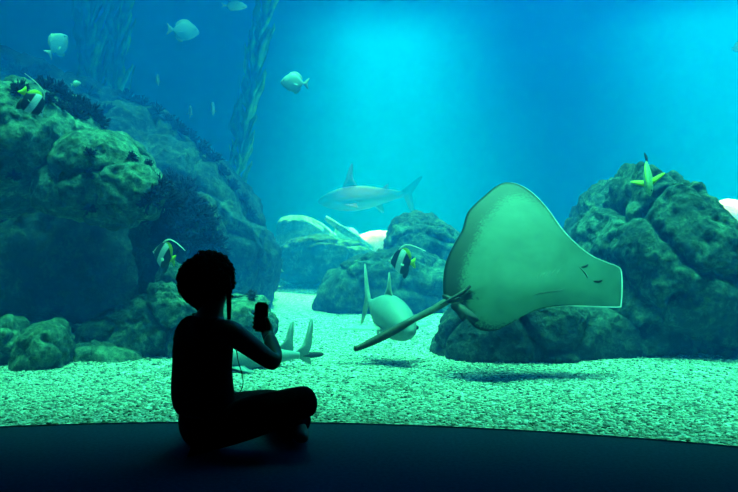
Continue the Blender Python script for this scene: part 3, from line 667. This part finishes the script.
# ------------------------------------------------------------------ person
def skin_mesh(verts, edges, radii, sub=2, root=0):
    me = bpy.data.meshes.new('sk'); me.from_pydata([tuple(v) for v in verts], edges, []); o = bpy.data.objects.new('sk', me); COL.objects.link(o)
    md = o.modifiers.new('s', 'SKIN'); md.use_smooth_shade = True; md.branch_smoothing = 0.6
    for i, r in enumerate(radii):
        d = me.skin_vertices[0].data[i]; d.radius = r if isinstance(r, tuple) else (r, r); d.use_root = (i == root)
    ms = o.modifiers.new('u', 'SUBSURF'); ms.levels = sub; ms.render_levels = sub
    bpy.context.view_layer.update()
    res = bpy.data.meshes.new_from_object(o.evaluated_get(bpy.context.evaluated_depsgraph_get()))
    bpy.data.objects.remove(o); return res
def joined(name, meshes, mat, parent):
    bm = bmesh.new()
    for q in meshes: bm.from_mesh(q)
    me = bpy.data.meshes.new(name); bm.to_mesh(me); bm.free(); return link(name, me, mat, parent)
BASE = Vector((-0.70, 3.12, 0.0))
man = empty('person', BASE)
setp(man, 'person with round curly hair sitting cross legged and raising a phone', 'person')
W = lambda x, y, z: Vector((x, y, z)) - BASE
J = {
 'pelvis': W(-0.715, 3.12, 0.105), 'waist': W(-0.725, 3.11, 0.25), 'chest': W(-0.728, 3.11, 0.41), 'upch': W(-0.712, 3.105, 0.515), 'nb': W(-0.690, 3.11, 0.585), 'nk': W(-0.682, 3.12, 0.64), 'hd': W(-0.668, 3.13, 0.70), 'crown': W(-0.672, 3.13, 0.77),
 'rs': W(-0.595, 3.02, 0.530), 're': W(-0.400, 3.075, 0.372), 'rw': W(-0.450, 3.24, 0.475),
 'ls': W(-0.806, 3.18, 0.518), 'le': W(-0.80, 3.38, 0.31), 'lw': W(-0.69, 3.42, 0.18),
 'rh': W(-0.640, 3.05, 0.115), 'rk': W(-0.250, 3.02, 0.232), 'ra': W(-0.46, 3.36, 0.10),
 'lh': W(-0.775, 3.19, 0.11), 'lk': W(-0.47, 3.54, 0.105), 'la': W(-0.335, 3.22, 0.085)}
names = list(J); idx = {k: i for i, k in enumerate(names)}
extra = []; 
def mid(a, b, t, off=(0, 0, 0)): return J[a].lerp(J[b], t) + Vector(off)
verts = [J[k] for k in names]
rad = {'pelvis': (0.125, 0.10), 'waist': (0.105, 0.085), 'chest': (0.115, 0.088), 'upch': (0.095, 0.07), 'nb': 0.062, 'nk': 0.052, 'hd': (0.076, 0.086), 'crown': (0.06, 0.065), 'rs': 0.058, 're': 0.041, 'rw': 0.028, 'ls': 0.058, 'le': 0.034, 'lw': 0.024, 'rh': 0.085, 'rk': 0.052, 'ra': 0.034, 'lh': 0.085, 'lk': 0.052, 'la': 0.034}
radii = [rad[k] for k in names]
E = []
def chain(*ks):
    for a, b in zip(ks, ks[1:]): E.append((idx[a], idx[b]))
def addv(k, p, r): idx[k] = len(verts); verts.append(p); radii.append(r); J[k] = p; names.append(k)
addv('rt', mid('rh', 'rk', 0.5, (0, 0, 0.0)), 0.072); addv('lt', mid('lh', 'lk', 0.5), 0.07)
addv('rc', mid('rk', 'ra', 0.4), 0.052); addv('lc', mid('lk', 'la', 0.4), 0.05)
addv('ru', mid('rs', 're', 0.45), 0.048); addv('lu', mid('ls', 'le', 0.45), 0.040)
addv('rf', mid('re', 'rw', 0.35), 0.042); addv('lf', mid('le', 'lw', 0.35), 0.036)
addv('rft', J['ra'] + Vector((-0.06, 0.05, -0.045)), 0.03); addv('rto', J['ra'] + Vector((-0.15, 0.09, -0.065)), (0.032, 0.02))
addv('lft', J['la'] + Vector((0.03, -0.03, -0.03)), 0.04); addv('lto', J['la'] + Vector((0.04, -0.11, -0.045)), (0.038, 0.026))
chain('pelvis', 'waist', 'chest', 'upch', 'nb', 'nk', 'hd', 'crown')
chain('upch', 'rs', 'ru', 're', 'rf', 'rw'); chain('upch', 'ls', 'lu', 'le', 'lf', 'lw')
chain('pelvis', 'rh', 'rt', 'rk', 'rc', 'ra', 'rft', 'rto'); chain('pelvis', 'lh', 'lt', 'lk', 'lc', 'la', 'lft', 'lto')
parts = [skin_mesh(verts, E, radii, 2)]
fwd = Vector((0.64, 0.77, 0)).normalized(); rgt = Vector((0.77, -0.64, 0))
# face: nose and ears
hd = J['hd']
parts.append(skin_mesh([hd + fwd * 0.06 + Vector((0, 0, 0.025)), hd + fwd * 0.092 + Vector((0, 0, 0.0)), hd + fwd * 0.098 + Vector((0, 0, -0.012))], [(0, 1), (1, 2)], [0.010, 0.013, 0.011]))
for s in (1, -1):
    parts.append(skin_mesh([hd + rgt * s * 0.070 + Vector((0, 0, 0.02)), hd + rgt * s * 0.084 + Vector((0, 0, 0.0)), hd + rgt * s * 0.074 + Vector((0, 0, -0.028))], [(0, 1), (1, 2)], [0.010, 0.014, 0.008]))
parts.append(skin_mesh([hd + fwd * 0.078 + rgt * 0.022 + Vector((0, 0, -0.045)), hd + fwd * 0.086 + Vector((0, 0, -0.045)), hd + fwd * 0.078 - rgt * 0.022 + Vector((0, 0, -0.045))], [(0, 1), (1, 2)], [0.004, 0.008, 0.004]))
# phone pose
PH = P(261, 317, 3.30)
pn = (J['hd'] + BASE - PH).normalized()
pn = Vector((-0.30, -0.93, 0.12)).normalized()      # screen normal, towards the holder's face
pu = (Vector((0.02, 0, 1)) - pn * pn.dot(Vector((0.02, 0, 1)))).normalized(); pr = pu.cross(pn).normalized()   # pr: to the right as seen
if pr.x < 0: pr = -pr
def Q(a, b, c): return PH + pr * a + pu * b + pn * c - BASE     # right, up, towards the viewer
# right hand: palm behind the phone's lower right side, fingers round its left edge, thumb on the right edge
wr = J['rw']
pal = [wr.lerp(J['re'], 0.2), Q(0.028, -0.072, -0.022), Q(0.016, -0.045, -0.028), Q(0.006, -0.020, -0.028)]
parts.append(skin_mesh(pal, [(0, 1), (1, 2), (2, 3)], [0.032, (0.030, 0.024), (0.034, 0.017), (0.032, 0.013)]))
for i, (bz, ln) in enumerate(((0.008, 0.92), (-0.012, 1.0), (-0.032, 0.94), (-0.050, 0.78))):
    parts.append(skin_mesh([Q(0.010, bz - 0.004, -0.024), Q(-0.012, bz + 0.004, -0.027), Q(-0.033 * (0.9 + 0.1 * ln), bz + 0.006, -0.016), Q(-0.037, bz + 0.005, 0.001), Q(-0.036 + 0.010 * ln, bz + 0.002, 0.0095)], [(0, 1), (1, 2), (2, 3), (3, 4)], [0.011, 0.010, 0.008, 0.006, 0.0055]))
parts.append(skin_mesh([Q(0.026, -0.062, -0.016), Q(0.042, -0.040, -0.004), Q(0.040, -0.018, 0.010), Q(0.030, 0.004, 0.0135)], [(0, 1), (1, 2), (2, 3)], [0.015, 0.012, 0.010, 0.008]))
# left hand resting in the lap, slightly curled
lw = J['lw']; hd_ = Vector((0.9, 0.1, -0.25)).normalized(); hs = Vector((0.1, -0.95, 0.1)).normalized()
parts.append(skin_mesh([lw, lw + hd_ * 0.04, lw + hd_ * 0.085], [(0, 1), (1, 2)], [0.024, (0.032, 0.017), (0.036, 0.014)]))
for i, ln in enumerate((0.9, 1.0, 0.94, 0.76)):
    b_ = lw + hd_ * 0.075 + hs * (0.027 - i * 0.018)
    parts.append(skin_mesh([b_, b_ + hd_ * 0.034 * ln, b_ + hd_ * 0.055 * ln + Vector((0, 0, -0.012)), b_ + hd_ * 0.066 * ln + Vector((0, 0, -0.03))], [(0, 1), (1, 2), (2, 3)], [0.010, 0.009, 0.008, 0.007]))
parts.append(skin_mesh([lw + hd_ * 0.02 + hs * 0.02, lw + hd_ * 0.045 + hs * 0.045, lw + hd_ * 0.075 + hs * 0.058], [(0, 1), (1, 2)], [0.013, 0.011, 0.009]))
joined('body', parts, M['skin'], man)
for s in (1, -1):
    e = mesh('eye', *eyeball(0.011), M['eye'], man); e.location = hd + fwd * 0.076 + rgt * s * 0.030 + Vector((0, 0, 0.015))
# clothes
top = skin_mesh([J['pelvis'] + Vector((0, 0, 0.02)), J['waist'], J['chest'], J['upch'], J['nb'] + Vector((0, 0, -0.025)), mid('upch', 'rs', 0.75, (0, 0, 0.0)), mid('upch', 'ls', 0.95, (0, 0, 0))],
                [(0, 1), (1, 2), (2, 3), (3, 4), (3, 5), (3, 6)], [(0.172, 0.135), (0.182, 0.130), (0.186, 0.130), (0.150, 0.106), 0.080, 0.072, 0.088], 2)
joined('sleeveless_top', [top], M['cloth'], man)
tr_v = [J['pelvis'], J['rh'], J['rt'], J['rk'], J['rc'], J['ra'], J['lh'], J['lt'], J['lk'], J['lc'], J['la'], J['pelvis'] + Vector((0, 0, 0.07)), J['pelvis'] + Vector((-0.145, -0.01, -0.010)), J['pelvis'] + Vector((0.06, -0.06, -0.02)), J['lft']]
trs = skin_mesh(tr_v, [(0, 1), (1, 2), (2, 3), (3, 4), (4, 5), (0, 6), (6, 7), (7, 8), (8, 9), (9, 10), (0, 11), (0, 12), (0, 13), (10, 14)], [(0.180, 0.135), 0.110, 0.092, 0.072, 0.068, 0.050, 0.108, 0.088, 0.068, 0.078, 0.088, (0.170, 0.13), 0.130, 0.10, 0.070], 2)
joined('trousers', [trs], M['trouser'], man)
# hair: dense curly mass
rnd = random.Random(11); vs_, fs = ico(5); hc = P(206.5, 278, 3.13) - BASE; V = []
for v in vs_:
    p = Vector((v.x * 0.112, v.y * 0.115, v.z * 0.108 - (0.012 if v.x < -0.2 else 0)))
    p += v * (0.018 * noise.fractal(v * 3.2, 0.8, 2.1, 4) + 0.010 * noise.noise(v * 9))
    if v.z < -0.3: p *= 0.86 + 0.14 * (v.x < 0)
    V.append(hc + p + (Vector((-0.006, 0, -0.022)) * max(0, -v.z) if v.x < 0.1 else Vector()))
# clear the face so the mass sits round it
Fc = list(fs)
for i in range(1500):
    th = rnd.uniform(0, 6.28); z = rnd.uniform(-0.75, 1); s = math.sqrt(1 - z * z); d = Vector((s * math.cos(th), s * math.sin(th), z))
    if d.dot(fwd) > 0.75 and z < 0.3: continue
    p = hc + Vector((d.x * 0.110, d.y * 0.112, d.z * 0.106 - (0.010 if d.x < -0.2 else 0))); r = rnd.uniform(0.007, 0.014)
    a = d.cross(Vector((rnd.uniform(-1, 1), rnd.uniform(-1, 1), rnd.uniform(-1, 1)))).normalized(); b_ = d * rnd.uniform(0.6, 1.3) + a.cross(d) * rnd.uniform(-0.4, 0.4)
    pts = [p + (a * math.cos(t) + b_ * math.sin(t)) * r + d * t * 0.0018 for t in (0, 0.9, 1.8, 2.7, 3.6, 4.5)]
    tube(pts, [0.0026] * 5 + [0.0012], 4, 1, V, Fc)
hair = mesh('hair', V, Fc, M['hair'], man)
# straight lock hanging on the right of the head
lp = [P(229, y, 3.06) - BASE for y in (276, 287, 298, 309, 320)]
mesh('hanging_lock', *tube(lp, [0.008, 0.010, 0.011, 0.010, 0.008], 8), M['hair'], hair)

# phone
ph = empty('phone', PH); setp(ph, 'dark phone held upright in the right hand of the seated person', 'phone')
bm = bmesh.new(); bmesh.ops.create_cube(bm, size=1); bmesh.ops.scale(bm, vec=(0.066, 0.136, 0.009), verts=bm.verts)
bmesh.ops.bevel(bm, geom=[e for e in bm.edges if abs((e.verts[0].co - e.verts[1].co).z) > 0.005], offset=0.010, segments=5, affect='EDGES')
me = bpy.data.meshes.new('case'); bm.to_mesh(me); bm.free(); link('case', me, M['phone'], ph, smooth=False)
M['screen'] = plain('phone_screen', (0.012, 0.014, 0.02), 0.15, 0.05)
def slab(name, w_, h_, t_, loc, mat, par):
    o = box(name, -w_ / 2, w_ / 2, -h_ / 2, h_ / 2, -t_ / 2, t_ / 2, mat, par, None); o.location = loc; return o
slab('screen', 0.060, 0.118, 0.0012, (0, 0.002, 0.0048), M['screen'], ph)
slab('camera_bump', 0.018, 0.018, 0.003, (-0.018, 0.052, -0.0055), M['screen'], ph)
ph.rotation_euler = Matrix((pr, pu, pn)).transposed().to_euler()
# cord hanging from the hand side of the top
cpts = [P(236, 345, 3.02), P(238, 360, 3.0), P(242, 374, 2.99), P(243, 384, 2.99), P(240, 392, 3.0), P(234, 395, 3.02)]
setp(mesh('cord', *tube(catmull(cpts, 6, False), [0.0022] * 31, 6), M['cord']), 'thin dark cord looping at the waist of the seated person', 'cord')
